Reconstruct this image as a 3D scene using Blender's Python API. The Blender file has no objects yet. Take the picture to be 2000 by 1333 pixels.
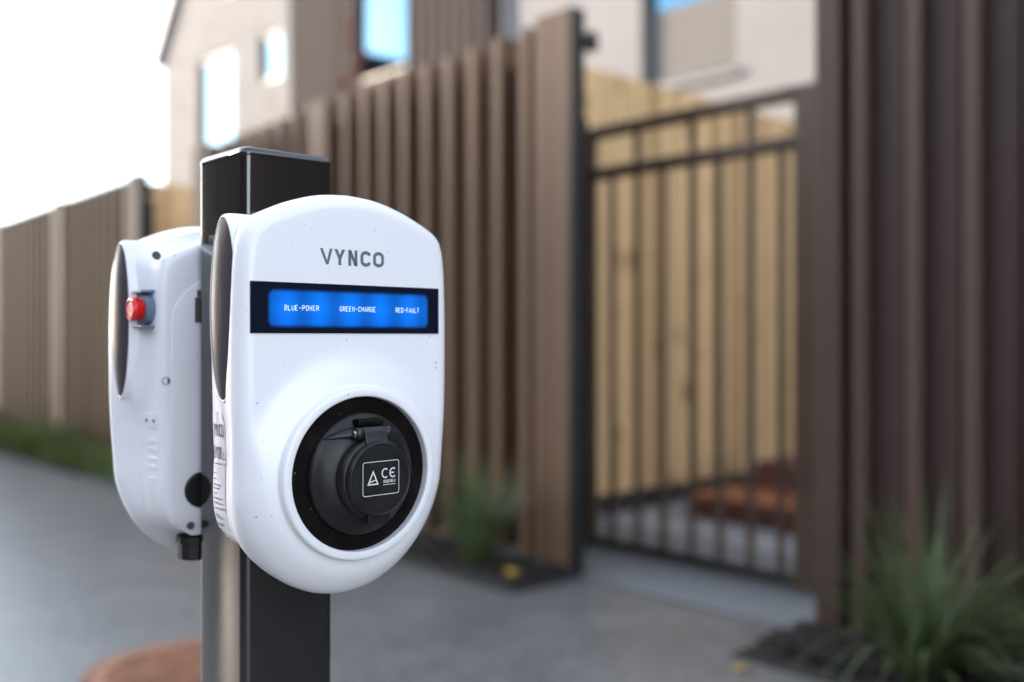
import bpy, bmesh, math, random
from mathutils import Vector, Matrix
random.seed(7)
S = bpy.context.scene
COL = S.collection
R = math.radians

# ------------------------------------------------------------------ camera
cam_d = bpy.data.cameras.new('camera')
cam = bpy.data.objects.new('camera', cam_d)
COL.objects.link(cam)
FWD = Vector((0.677, 0.736, 0.0)).normalized()
cam.location = (0, 0, 1.0)
cam.rotation_euler = (R(90), 0, math.atan2(FWD.y, FWD.x) - R(90))
cam_d.sensor_width = 36.0
cam_d.lens = 34.8
cam_d.shift_y = -0.0032
cam_d.clip_start = 0.05
cam_d.clip_end = 500
cam_d.dof.use_dof = True
cam_d.dof.focus_distance = 0.895
cam_d.dof.aperture_fstop = 2.0
S.camera = cam

# ------------------------------------------------------------------ light
SUN_AZ = Vector((-0.446, 0.895, 0)).normalized()      # towards the sun
SUN_EL = R(17)
w = bpy.data.worlds.new('World'); S.world = w; w.use_nodes = True
nt = w.node_tree
bg = nt.nodes['Background']
sky = nt.nodes.new('ShaderNodeTexSky')
sky.sky_type = 'NISHITA'; sky.sun_disc = False
sky.sun_elevation = SUN_EL
sky.sun_rotation = math.atan2(SUN_AZ.x, SUN_AZ.y)
sky.air_density = 1.0; sky.dust_density = 0.5; sky.ozone_density = 1.2
hs = nt.nodes.new('ShaderNodeHueSaturation'); hs.inputs['Saturation'].default_value = .5   # thin veil of cloud
nt.links.new(sky.outputs[0], hs.inputs['Color']); nt.links.new(hs.outputs[0], bg.inputs[0])
bg.inputs[1].default_value = 0.14
sl = bpy.data.lights.new('sun', 'SUN'); so = bpy.data.objects.new('sun', sl); COL.objects.link(so)
sl.energy = 1.3; sl.angle = R(2.5); sl.color = (1.0, 0.80, 0.60)
sd = Vector((SUN_AZ.x * math.cos(SUN_EL), SUN_AZ.y * math.cos(SUN_EL), math.sin(SUN_EL)))
so.rotation_euler = sd.to_track_quat('Z', 'Y').to_euler()
S.view_settings.view_transform = 'Standard'
S.view_settings.look = 'None'
S.view_settings.gamma = 1.0
S.view_settings.exposure = 2.6

# ------------------------------------------------------------------ materials
class NT:
    def __init__(s, name):
        s.m = bpy.data.materials.new(name); s.m.use_nodes = True
        s.t = s.m.node_tree; s.b = s.t.nodes['Principled BSDF']
    def n(s, typ, **kw):
        x = s.t.nodes.new(typ)
        for k, v in kw.items(): setattr(x, k, v)
        return x
    def l(s, a, b): s.t.links.new(a, b)
    def set(s, **kw):
        names = dict(col='Base Color', rough='Roughness', metal='Metallic', coat='Coat Weight', coatr='Coat Roughness',
                     spec='Specular IOR Level', ecol='Emission Color', es='Emission Strength', aniso='Anisotropic',
                     sss='Subsurface Weight', ior='IOR')
        for k, v in kw.items():
            if k in ('col', 'ecol'): v = (*v, 1)
            s.b.inputs[names[k]].default_value = v
        return s
    def coords(s, kind='Object', scale=(1, 1, 1)):
        tc = s.n('ShaderNodeTexCoord'); mp = s.n('ShaderNodeMapping')
        mp.inputs['Scale'].default_value = scale
        s.l(tc.outputs[kind], mp.inputs[0]); return mp.outputs[0]
    def noise(s, vec, scale, detail=3, rough=.55):
        x = s.n('ShaderNodeTexNoise'); x.inputs['Scale'].default_value = scale
        x.inputs['Detail'].default_value = detail; x.inputs['Roughness'].default_value = rough
        s.l(vec, x.inputs['Vector']); return x.outputs['Fac']
    def ramp(s, fac, stops):
        r = s.n('ShaderNodeValToRGB'); e = r.color_ramp.elements
        while len(e) < len(stops): e.new(.5)
        for i, (p, c) in enumerate(stops):
            e[i].position = p; e[i].color = (*c, 1) if len(c) == 3 else c
        s.l(fac, r.inputs[0]); return r.outputs[0]
    def mix(s, fac, a, b, typ='MIX'):
        m = s.n('ShaderNodeMix', data_type='RGBA', blend_type=typ)
        for sock, v in ((m.inputs[0], fac), (m.inputs[6], a), (m.inputs[7], b)):
            if isinstance(v, (int, float)): sock.default_value = v
            elif isinstance(v, tuple): sock.default_value = (*v, 1)
            else: s.l(v, sock)
        return m.outputs[2]
    def math(s, op, a, b=0.0, clamp=False):
        m = s.n('ShaderNodeMath', operation=op); m.use_clamp = clamp
        for sock, v in ((m.inputs[0], a), (m.inputs[1], b)):
            if isinstance(v, (int, float)): sock.default_value = v
            else: s.l(v, sock)
        return m.outputs[0]
    def bump(s, h, strength=.3, dist=.01):
        b = s.n('ShaderNodeBump'); b.inputs['Strength'].default_value = strength
        b.inputs['Distance'].default_value = dist
        s.l(h, b.inputs['Height']); s.l(b.outputs[0], s.b.inputs['Normal'])
    def base(s, c): s.l(c, s.b.inputs['Base Color'])
    def rough(s, c): s.l(c, s.b.inputs['Roughness'])

def plain(name, col, **kw):
    return NT(name).set(col=col, **kw).m

def mottled(name, c1, c2, scale, rough=.7, bump=.2, bscale=None, stretch=(1, 1, 1), dist=.01, **kw):
    t = NT(name); t.set(rough=rough, **kw)
    v = t.coords('Object', stretch)
    t.base(t.ramp(t.noise(v, scale, 5), [(.35, c1), (.68, c2)]))
    if bump: t.bump(t.noise(v, bscale or scale * 4, 4), bump, dist)
    return t.m

def planks(name, c1, c2, pitch, axis, grain=(6, 6, .6), rough=.7, knots=None, var=.8, spec=.5):
    """each board gets its own shade, plus grain along its length"""
    t = NT(name); t.set(rough=rough, spec=spec)
    tc = t.n('ShaderNodeTexCoord'); sx = t.n('ShaderNodeSeparateXYZ'); t.l(tc.outputs['Object'], sx.inputs[0])
    fl = t.math('FLOOR', t.math('DIVIDE', sx.outputs[axis], pitch))
    wn = t.n('ShaderNodeTexWhiteNoise', noise_dimensions='1D'); t.l(fl, wn.inputs['W'])
    v = t.coords('Object', grain)
    g = t.noise(v, 9, 6, .6)
    f = t.math('ADD', t.math('MULTIPLY', wn.outputs['Value'], var), t.math('MULTIPLY', g, 1 - var * .6))
    c = t.ramp(f, [(.15, c1), (.95, c2)])
    if knots:
        v2 = t.coords('Object', (3, 3, 1.2))
        k = t.ramp(t.noise(v2, 3.1, 2), [(.60, (0, 0, 0)), (.72, (1, 1, 1))])
        c = t.mix(k, c, knots)
    t.base(c); t.bump(g, .25, .003)
    return t.m

def shell_mat():
    t = NT('white_plastic'); t.set(rough=.33, coat=.15, coatr=.2)
    v = t.coords('Object')
    n1 = t.noise(v, 150, 2); sp = t.ramp(n1, [(.745, (1, 1, 1)), (.76, (.35, .33, .32))])
    n2 = t.noise(v, 7, 4)
    c = t.mix(t.ramp(n2, [(.4, (0, 0, 0)), (.75, (1, 1, 1))]), (.87, .85, .885), (.83, .815, .85))
    t.base(t.mix(1.0, c, sp, 'MULTIPLY'))
    t.rough(t.ramp(n2, [(.3, (.28,) * 3), (.8, (.40,) * 3)]))
    t.bump(t.noise(v, 900, 2), .04, .0005)
    return t.m

def dusty_black(name, col, rough, amount, scale=420, **kw):
    t = NT(name); t.set(rough=rough, **kw)
    v = t.coords('Object')
    sp = t.ramp(t.noise(v, scale, 2), [(amount, (0, 0, 0)), (amount + .03, (1, 1, 1))])
    dust = t.ramp(t.noise(v, 35, 5), [(.45, (0, 0, 0)), (.8, (.045,) * 3)])
    c = t.mix(dust, col, (.22, .20, .18))
    t.base(t.mix(sp, c, (.45, .38, .32)))
    t.rough(t.ramp(t.noise(v, 60, 4), [(.3, (rough * .8,) * 3), (.75, (min(1, rough * 1.3),) * 3)]))
    t.bump(t.noise(v, scale * 2, 3), .05, .0006)
    return t.m

def post_mat():
    t = NT('black_powder_coat'); t.set(col=(.012, .011, .011), rough=.08, coat=.0, spec=1.0)
    v = t.coords('Object', (90, 90, 2.5))
    n = t.noise(v, 5, 5, .6)
    t.bump(n, .02, .0004)
    v2 = t.coords('Object')
    sp = t.ramp(t.noise(v2, 160, 2), [(.775, (.013, .0115, .011)), (.80, (.22, .19, .16))])
    t.base(sp)
    t.rough(t.ramp(t.noise(t.coords('Object', (30, 30, 3)), 4, 4), [(.3, (.06,) * 3), (.8, (.11,) * 3)]))
    return t.m

def screen_mat():
    """status window: a dark glass strip with five blue lamps glowing behind it"""
    t = NT('status_window_glass'); t.set(col=(.006, .009, .022), rough=.10, spec=.28)
    tc = t.n('ShaderNodeTexCoord'); sx = t.n('ShaderNodeSeparateXYZ'); t.l(tc.outputs['Object'], sx.inputs[0])
    X, Z = sx.outputs[0], sx.outputs[2]
    # soft rounded box mask, centre (0.002, z 0.2645 above the charger's bottom)
    dx = t.math('SUBTRACT', t.math('ABSOLUTE', t.math('SUBTRACT', X, -.0015)), .0815)
    dz = t.math('SUBTRACT', t.math('ABSOLUTE', t.math('SUBTRACT', Z, .2650)), .0105)
    dxm = t.math('MAXIMUM', dx, 0.0); dzm = t.math('MAXIMUM', dz, 0.0)
    d = t.math('SQRT', t.math('ADD', t.math('MULTIPLY', dxm, dxm), t.math('MULTIPLY', dzm, dzm)))
    m = t.math('SUBTRACT', 1.0, t.math('DIVIDE', t.math('SUBTRACT', d, .0025), .0050), True)
    m = t.math('MULTIPLY', t.math('MULTIPLY', m, m), t.math('SUBTRACT', 3.0, t.math('MULTIPLY', m, 2.0)))
    ph = t.math('MULTIPLY', t.math('ADD', X, .0710), 2 * math.pi / .0335)
    lamps = t.math('ADD', .80, t.math('MULTIPLY', t.math('COSINE', ph), .20))
    far = t.math('DIVIDE', t.math('ABSOLUTE', t.math('SUBTRACT', Z, .2650)), .022)
    e = t.math('MULTIPLY', m, t.math('MULTIPLY', lamps, t.math('SUBTRACT', 1.0, t.math('MULTIPLY', far, .35))))
    t.set(ecol=(.0, .19, .95)); t.l(t.math('MULTIPLY', e, .20), t.b.inputs['Emission Strength'])
    return t.m

def brick_mat(name, c1, c2, mortar, scale=1.0):
    t = NT(name); t.set(rough=.85)
    tc = t.n('ShaderNodeTexCoord'); sx = t.n('ShaderNodeSeparateXYZ'); t.l(tc.outputs['Object'], sx.inputs[0])
    cx = t.n('ShaderNodeCombineXYZ')
    t.l(t.math('ADD', sx.outputs[0], sx.outputs[1]), cx.inputs[0]); t.l(sx.outputs[2], cx.inputs[1])
    b = t.n('ShaderNodeTexBrick'); t.l(cx.outputs[0], b.inputs['Vector'])
    b.inputs['Color1'].default_value = (*c1, 1); b.inputs['Color2'].default_value = (*c2, 1)
    b.inputs['Mortar'].default_value = (*mortar, 1); b.inputs['Scale'].default_value = scale
    b.inputs['Brick Width'].default_value = .24; b.inputs['Row Height'].default_value = .086
    b.inputs['Mortar Size'].default_value = .006
    v = t.coords('Object')
    t.base(t.mix(t.ramp(t.noise(v, 2.5, 4), [(.3, (0, 0, 0)), (.8, (.25,) * 3)]), b.outputs['Color'], (.5, .45, .42)))
    t.bump(b.outputs['Fac'], -.4, .01)
    return t.m

def leaf_mat(name, c1, c2, scale=14, rough=.5):
    t = NT(name); t.set(rough=rough, spec=.35)
    v = t.coords('Object')
    t.base(t.ramp(t.noise(v, scale, 3), [(.3, c1), (.7, c2)]))
    tr = t.n('ShaderNodeBsdfTranslucent'); tr.inputs[0].default_value = (*c2, 1)
    ms = t.n('ShaderNodeMixShader'); ms.inputs[0].default_value = .3
    out = t.t.nodes['Material Output']
    t.l(t.b.outputs[0], ms.inputs[1]); t.l(tr.outputs[0], ms.inputs[2]); t.l(ms.outputs[0], out.inputs[0])
    return t.m

def concrete_mat():
    t = NT('path_concrete'); t.set(rough=.33, spec=.5)
    v = t.coords('Object')
    c = t.ramp(t.noise(v, .9, 6, .65), [(.3, (.142, .145, .148)), (.72, (.212, .206, .199))])
    st = t.ramp(t.noise(v, 3.3, 6, .7), [(.40, (.82,) * 3), (.60, (1.06,) * 3)])
    c = t.mix(1.0, c, st, 'MULTIPLY')
    c = t.mix(1.0, c, t.ramp(t.noise(v, 22, 6, .75), [(.38, (.74,) * 3), (.62, (1.14,) * 3)]), 'MULTIPLY')
    agg = t.ramp(t.noise(v, 160, 2), [(.42, (.72,) * 3), (.62, (1.12,) * 3)])
    c = t.mix(1.0, c, agg, 'MULTIPLY')
    t.base(c); t.bump(t.noise(v, 130, 3), .15, .003)
    return t.m

M = dict(
    shell=shell_mat(),
    shell_back=plain('white_back_plastic', (.80, .78, .82), rough=.42),
    lens=plain('smoked_oval_lens', (.062, .054, .063), rough=.3, spec=.05),
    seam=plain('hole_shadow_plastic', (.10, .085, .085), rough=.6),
    screen=screen_mat(),
    print_grey=plain('grey_print', (.115, .15, .165), rough=.5),
    print_dark=plain('dark_print', (.03, .03, .032), rough=.5),
    print_white=plain('white_print', (.85, .87, .9), rough=.5, ecol=(.85, .92, 1), es=.08),
    lid_print=plain('pale_lid_print', (.75, .76, .76), rough=.5),
    orange=plain('orange_print', (.55, .25, .04), rough=.5),
    sticker=plain('silver_sticker', (.62, .60, .66), rough=.22, metal=.15),
    recess=dusty_black('socket_black', (.003, .002, .002), .45, .765, 260, spec=.12),
    cap=dusty_black('cap_rubber', (.012, .011, .012), .38, .79, 380, spec=.35),
    hinge=dusty_black('hinge_plastic', (.014, .016, .020), .33, .80, 380, spec=.45),
    steel=plain('screw_steel', (.55, .52, .48), rough=.25, metal=1),
    red=plain('red_button_plastic', (.75, .012, .010), rough=.25, coat=.3, ecol=(1, .02, .01), es=.0),
    blue_grey=plain('blue_grey_collar', (.13, .18, .26), rough=.4),
    gland=plain('black_nylon', (.010, .010, .011), rough=.45),
    post=post_mat(),
    fence=planks('brown_fence_slats', (.088, .046, .024), (.165, .096, .055), .0885, 1, rough=.55, spec=.3),
    fence_dark=planks('dark_fence_slats', (.058, .034, .027), (.088, .054, .045), .0885, 1, rough=.5, spec=.25),
    gate=mottled('bronze_gate_paint', (.085, .052, .034), (.120, .076, .050), 3, rough=.35, bump=.05, metal=.2),
    gate_black=mottled('black_hinge_paint', (.006, .006, .007), (.014, .012, .012), 5, rough=.5, bump=.05),
    timber=planks('treated_pine', (.42, .245, .115), (.78, .53, .27), .1, 0, rough=.75, knots=(.30, .17, .06)),
    timber_end=planks('treated_pine_return', (.36, .245, .105), (.62, .46, .22), .1, 1, rough=.75),
    sleeper=mottled('dark_sleeper', (.020, .018, .016), (.045, .038, .032), 6),
    path=concrete_mat(),
    slab=mottled('entry_concrete', (.14, .147, .152), (.18, .184, .184), 1.6, rough=.8, bump=.2, bscale=120),
    paver=mottled('court_paving', (.24, .25, .26), (.32, .32, .32), 2.2, rough=.8, bump=.2, bscale=90),
    soil=mottled('mulch_bed_soil', (.006, .005, .005), (.022, .018, .016), 22, rough=.95, bump=.9, bscale=60, dist=.03),
    chip=mottled('mulch_chips', (.008, .007, .006), (.045, .034, .027), 30, rough=.9, bump=0),
    edging=mottled('bed_edging', (.022, .018, .016), (.04, .032, .028), 8, rough=.8),
    joint=plain('expansion_joint', (.055, .05, .048), rough=.9),
    rust=mottled('rusted_iron', (.20, .075, .035), (.34, .15, .075), 9, rough=.75, bump=.5, bscale=60),
    brick=brick_mat('pale_brick', (.190, .186, .186), (.222, .217, .217), (.178, .174, .174)),
    render=mottled('white_render', (.25, .242, .243), (.285, .277, .28), 1.2, rough=.85, bump=.1, bscale=60),
    clad=planks('brown_cladding', (.034, .026, .027), (.056, .041, .041), .2, 1, rough=.75, spec=.15),
    redbrick=brick_mat('red_step_brick', (.13, .028, .008), (.19, .042, .014), (.08, .03, .02)),
    rust_tread=mottled('terracotta_tread', (.24, .075, .03), (.34, .12, .05), 7, rough=.7),
    frame=plain('dark_window_frame', (.035, .04, .045), rough=.4),
    glass=plain('mirror_window_glass', (.055, .125, .190), rough=.03, metal=1.0),
    blind=plain('grey_blind', (.19, .178, .165), rough=.9),
    pipe=plain('grey_downpipe', (.13, .14, .15), rough=.5),
    roof=mottled('dark_roof_metal', (.08, .08, .085), (.12, .12, .125), 4, rough=.5),
    grass=leaf_mat('strappy_leaf', (.034, .052, .018), (.125, .165, .070)),
    grass2=leaf_mat('border_grass', (.040, .068, .014), (.135, .175, .042)),
    redleaf=leaf_mat('red_leaf', (.16, .045, .03), (.30, .10, .06)),
    bark=mottled('bark', (.10, .07, .05), (.2, .14, .1), 20),
    yellow=leaf_mat('yellow_leaf', (.55, .34, .04), (.75, .52, .10)),
    asphalt=mottled('asphalt', (.045, .045, .048), (.065, .065, .066), 3, rough=.9),
)

# ------------------------------------------------------------------ helpers
def link(name, me, mat=None, parent=None, smooth=False):
    o = bpy.data.objects.new(name, me); COL.objects.link(o)
    if mat: me.materials.append(mat)
    if smooth:
        for p in me.polygons: p.use_smooth = True
    if parent: o.parent = parent
    return o

def tag(o, label=None, cat=None, group=None, kind=None):
    if label: o['label'] = label
    if cat: o['category'] = cat
    if group: o['group'] = group
    if kind: o['kind'] = kind
    return o

def empty(name, loc, rz=0):
    o = bpy.data.objects.new(name, None); COL.objects.link(o)
    o.location = loc; o.rotation_euler.z = rz; o.empty_display_size = .1
    return o

class MB:
    def __init__(s): s.v = []; s.f = []
    def add(s, vs, fs):
        k = len(s.v); s.v += [tuple(v) for v in vs]; s.f += [tuple(i + k for i in f) for f in fs]; return s
    def box(s, x0, x1, y0, y1, z0, z1):
        return s.add([(x0, y0, z0), (x1, y0, z0), (x1, y1, z0), (x0, y1, z0), (x0, y0, z1), (x1, y0, z1), (x1, y1, z1), (x0, y1, z1)],
                     [(0, 3, 2, 1), (4, 5, 6, 7), (0, 1, 5, 4), (1, 2, 6, 5), (2, 3, 7, 6), (3, 0, 4, 7)])
    def prism(s, poly, axis, a, b):
        """poly of 2-D points extruded along axis from a to b"""
        def P(p, t): return (t, p[0], p[1]) if axis == 0 else ((p[0], t, p[1]) if axis == 1 else (p[0], p[1], t))
        n = len(poly)
        vs = [P(p, a) for p in poly] + [P(p, b) for p in poly]
        fs = [tuple(range(n)), tuple(range(2 * n - 1, n - 1, -1))] + [(i, n + i, n + (i + 1) % n, (i + 1) % n) for i in range(n)]
        return s.add(vs, fs)
    def loft(s, rings, cap0=True, cap1=True, closed=True):
        n = len(rings[0]); vs = [p for r in rings for p in r]; fs = []
        for k in range(len(rings) - 1):
            for i in range(n if closed else n - 1):
                j = (i + 1) % n
                fs.append((k * n + i, k * n + j, (k + 1) * n + j, (k + 1) * n + i))
        if cap0: fs.append(tuple(range(n - 1, -1, -1)))
        if cap1: fs.append(tuple((len(rings) - 1) * n + i for i in range(n)))
        return s.add(vs, fs)
    def cyl(s, c, ax, prof, n=40, cap0=True, cap1=True):
        """prof: list of (radius, distance along axis ax from c)"""
        c = Vector(c); ax = Vector(ax).normalized()
        u = ax.orthogonal().normalized(); v = ax.cross(u)
        return s.loft([[c + ax * d + (u * math.cos(2 * math.pi * i / n) + v * math.sin(2 * math.pi * i / n)) * r for i in range(n)]
                       for r, d in prof], cap0, cap1)
    def tube(s, pts, rad, n=8):
        rings = []
        for i, p in enumerate(pts):
            p = Vector(p); a = Vector(pts[max(0, i - 1)]); b = Vector(pts[min(len(pts) - 1, i + 1)])
            d = (b - a).normalized(); u = d.orthogonal().normalized(); v = d.cross(u)
            r = rad[i] if isinstance(rad, (list, tuple)) else rad
            rings.append([p + (u * math.cos(2 * math.pi * k / n) + v * math.sin(2 * math.pi * k / n)) * r for k in range(n)])
        return s.loft(rings)
    def build(s, name, mat, parent=None, smooth=False, bevel=0, seg=2, fix=True, autos=None):
        me = bpy.data.meshes.new(name); me.from_pydata(s.v, [], s.f); me.update()
        if fix:
            b = bmesh.new(); b.from_mesh(me); bmesh.ops.recalc_face_normals(b, faces=b.faces[:]); b.to_mesh(me); b.free()
        o = link(name, me, mat, parent, smooth)
        if bevel:
            m = o.modifiers.new('bevel', 'BEVEL'); m.width = bevel; m.segments = seg; m.limit_method = 'ANGLE'; m.angle_limit = R(35)
            for p in me.polygons: p.use_smooth = True
            wn = o.modifiers.new('normals', 'WEIGHTED_NORMAL')
        if autos is not None:
            for p in me.polygons: p.use_smooth = True
            for e in me.edges: pass
            b = bmesh.new(); b.from_mesh(me)
            for e in b.edges:
                if len(e.link_faces) == 2 and e.calc_face_angle(0) > R(autos): e.smooth = False
            b.to_mesh(me); b.free()
        return o

def copy_tree(o, parent=None):
    c = o.copy(); COL.objects.link(c); c.parent = parent
    for ch in o.children: copy_tree(ch, c)
    return c

# ---- stroke lettering -------------------------------------------------------
def arc(cx, cy, rx, ry, a0, a1, n=8):
    return [(cx + rx * math.cos(R(a0 + (a1 - a0) * i / n)), cy + ry * math.sin(R(a0 + (a1 - a0) * i / n))) for i in range(n + 1)]
W = .56; H2 = W / 2
GL = {
 'A': [[(0, 0), (H2, 1), (W, 0)], [(.11, .33), (W - .11, .33)]],
 'B': [[(0, 0), (0, 1)] + arc(W - .25, .76, .22, .24, 90, -90) + [(0, .52)], [(0, .52)] + arc(W - .26, .26, .26, .26, 90, -90) + [(0, 0)]],
 'C': [arc(H2, 1 - H2, H2, H2, 15, 180) + arc(H2, H2, H2, H2, 180, 345)],
 'D': [[(0, 0), (0, 1)] + arc(W - .27, .73, .27, .27, 90, 0) + arc(W - .27, .27, .27, .27, 0, -90) + [(0, 0)]],
 'E': [[(W - .06, 1), (0, 1), (0, 0), (W - .06, 0)], [(0, .52), (W - .14, .52)]],
 'F': [[(W - .06, 1), (0, 1), (0, 0)], [(0, .5), (W - .14, .5)]],
 'G': [arc(H2, 1 - H2, H2, H2, 15, 180) + arc(H2, H2, H2, H2, 180, 360) + [(W, .48), (H2, .48)]],
 'H': [[(0, 0), (0, 1)], [(W, 0), (W, 1)], [(0, .52), (W, .52)]],
 'I': [[(H2, 0), (H2, 1)]],
 'L': [[(0, 1), (0, 0), (W - .06, 0)]],
 'M': [[(0, 0), (0, 1), (H2, .4), (W, 1), (W, 0)]],
 'N': [[(0, 0), (0, 1), (W, 0), (W, 1)]],
 'O': [arc(H2, 1 - H2, H2, H2, 0, 180) + arc(H2, H2, H2, H2, 180, 360) + [(W, 1 - H2)]],
 'P': [[(0, 0), (0, 1)] + arc(W - .27, .73, .27, .27, 90, -90) + [(0, .46)]],
 'R': [[(0, 0), (0, 1)] + arc(W - .27, .74, .26, .26, 90, -90) + [(0, .48)], [(.26, .48), (W, 0)]],
 'S': [arc(H2, .75, H2, .25, 20, 270) + arc(H2, .25, H2, .25, 90, -160)],
 'T': [[(0, 1), (W, 1)], [(H2, 1), (H2, 0)]],
 'U': [[(0, 1)] + arc(H2, H2, H2, H2, 180, 360) + [(W, 1)]],
 'V': [[(0, 1), (H2, 0), (W, 1)]],
 'W': [[(0, 1), (.14, 0), (H2, .75), (W - .14, 0), (W, 1)]],
 'Y': [[(0, 1), (H2, .45), (H2, 0)], [(W, 1), (H2, .45)]],
 '-': [[(.04, .5), (W - .04, .5)]],
 '2': [arc(H2, 1 - H2, H2, H2, 170, -40) + [(0, 0), (W, 0)]],
 '1': [[(.1, .8), (H2, 1), (H2, 0)]],
 '6': [arc(H2, 1 - H2, H2, H2, 30, 180) + arc(H2, H2, H2, H2, 180, 520)],
 '9': [arc(H2, H2, H2, H2, 210, 360) + arc(H2, 1 - H2, H2, H2, 0, 360)],
 ' ': [],
}
def ribbon(mb, pts, hw, place, off):
    """flat stroke with mitred corners; place(x, z, lift) -> 3-D point"""
    q = [pts[0]]
    for p in pts[1:]:
        if (p[0] - q[-1][0]) ** 2 + (p[1] - q[-1][1]) ** 2 > 1e-10: q.append(p)
    n = len(q); closed = n > 3 and (q[0][0] - q[-1][0]) ** 2 + (q[0][1] - q[-1][1]) ** 2 < 1e-9
    L, Rr = [], []
    for i, p in enumerate(q):
        if closed and i in (0, n - 1): a, b = q[n - 2], q[1]
        else: a, b = q[max(0, i - 1)], q[min(n - 1, i + 1)]
        d0 = Vector((p[0] - a[0], p[1] - a[1])); d1 = Vector((b[0] - p[0], b[1] - p[1]))
        if d0.length < 1e-9: d0 = d1
        if d1.length < 1e-9: d1 = d0
        d0.normalize(); d1.normalize()
        t = (d0 + d1)
        if t.length < 1e-6: t = d0
        t.normalize(); nn = Vector((-t.y, t.x)); k = max(.42, nn.dot(Vector((-d0.y, d0.x))))
        L.append((p[0] + nn.x * hw / k, p[1] + nn.y * hw / k)); Rr.append((p[0] - nn.x * hw / k, p[1] - nn.y * hw / k))
    top = [place(x, z, off) for x, z in L] + [place(x, z, off) for x, z in Rr]
    mb.add(top, [(i, i + 1, n + i + 1, n + i) for i in range(n - 1)])

def text(mb, s, x0, z0, h, width, weight, place, off, adv=.80):
    """s starts at x0, baseline z0, cap height h, stretched to fill width"""
    wtot = (len(s) - 1) * adv + W; kx = width / wtot; kz = h - weight
    for i, ch in enumerate(s):
        for pl in GL[ch]:
            ribbon(mb, [(x0 + (i * adv + x) * kx, z0 + weight / 2 + z * kz) for x, z in pl], weight / 2, place, off)

# ================================================================== SETTING
# ground sheets
def sheet(name, x0, x1, y0, y1, z, mat, kind='structure', th=.02):
    o = MB().box(x0, x1, y0, y1, z - th, z).build(name, mat); tag(o, kind=kind); return o
ground = sheet('footpath', -2.2, 60, -30, 90, 0, M['path'], th=.3)
sheet('road', -60, -2.2, -30, 90, -.12, M['asphalt'], th=.2)
sheet('entry_slab', 2.99, 3.98, 1.72, 3.60, .006, M['slab'])
sheet('courtyard_paving', 3.99, 6.9, -1.0, 3.73, .004, M['paver'])

# garden beds with edging, raised a little
def bed(name, x0, x1, y0, y1):
    rnd = random.Random(name)
    nx = max(4, int((x1 - x0) / .05)); ny = int((y1 - y0) / .05)
    vs = []; fs = []
    for j in range(ny + 1):
        for i in range(nx + 1):
            e = min(i, nx - i, j, ny - j)
            vs.append((x0 + (x1 - x0) * i / nx, y0 + (y1 - y0) * j / ny, .008 + (.028 if e > 0 else 0) + (rnd.uniform(-.008, .012) if e > 0 else 0)))
    for j in range(ny):
        for i in range(nx):
            a = j * (nx + 1) + i; fs.append((a, a + 1, a + nx + 2, a + nx + 1))
    o = MB().add(vs, fs).build('garden_bed', M['soil'], smooth=True); tag(o, kind='structure')
bed('bed a', 2.63, 3.02, 2.86, 6.35)
bed('bed b', 2.63, 3.02, -1.2, 1.80)
bed('bed c', 2.52, 3.02, 7.40, 14)
for y0, y1 in ((2.835, 6.35), (-1.2, 1.815)):
    MBe = MB().box(2.605, 2.629, y0, y1, -.02, .014)
    MBe.box(2.630, 2.985, (y0 if y0 > 0 else y1 - .022), (y0 + .022 if y0 > 0 else y1), -.02, .014)
    o = MBe.build('bed_edging', M['edging'])
    tag(o, 'thin dark edging round the mulch bed ' + ('left of the gate' if y0 > 0 else 'right of the gate'), 'edging')

def chips(name, x0, x1, y0, y1, n):
    rnd = random.Random(n); mb = MB()
    for _ in range(n):
        c = Vector((rnd.uniform(x0, x1), rnd.uniform(y0, y1), .042 + rnd.uniform(0, .012)))
        m = Matrix.Rotation(rnd.uniform(0, 6.28), 3, 'Z') @ Matrix.Rotation(rnd.uniform(-.5, .5), 3, 'X')
        a, b = rnd.uniform(.008, .026), rnd.uniform(.003, .008)
        q = [(-a, -b, 0), (a, -b * .6, 0), (a * .9, b, 0), (-a * .8, b, 0), (-a, -b, .005), (a, -b * .6, .004), (a * .9, b, .005), (-a * .8, b, .004)]
        mb.add([c + m @ Vector(p) for p in q], [(0, 3, 2, 1), (4, 5, 6, 7), (0, 1, 5, 4), (1, 2, 6, 5), (2, 3, 7, 6), (3, 0, 4, 7)])
    tag(mb.build('bark_mulch', M['chip']), kind='stuff')
chips('a', 2.66, 2.98, 2.88, 5.6, 1500)
chips('b', 2.66, 2.98, .6, 1.78, 1300)
# concrete joints on the path
mbj = MB()
for y in (8.45, -.55): mbj.box(-2.2, 2.60, y, y + .008, -.002, .003)
mbj.box(2.982, 2.990, 1.82, 2.83, -.002, .003)
tag(mbj.build('path_joint', M['joint']), kind='structure')

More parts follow.
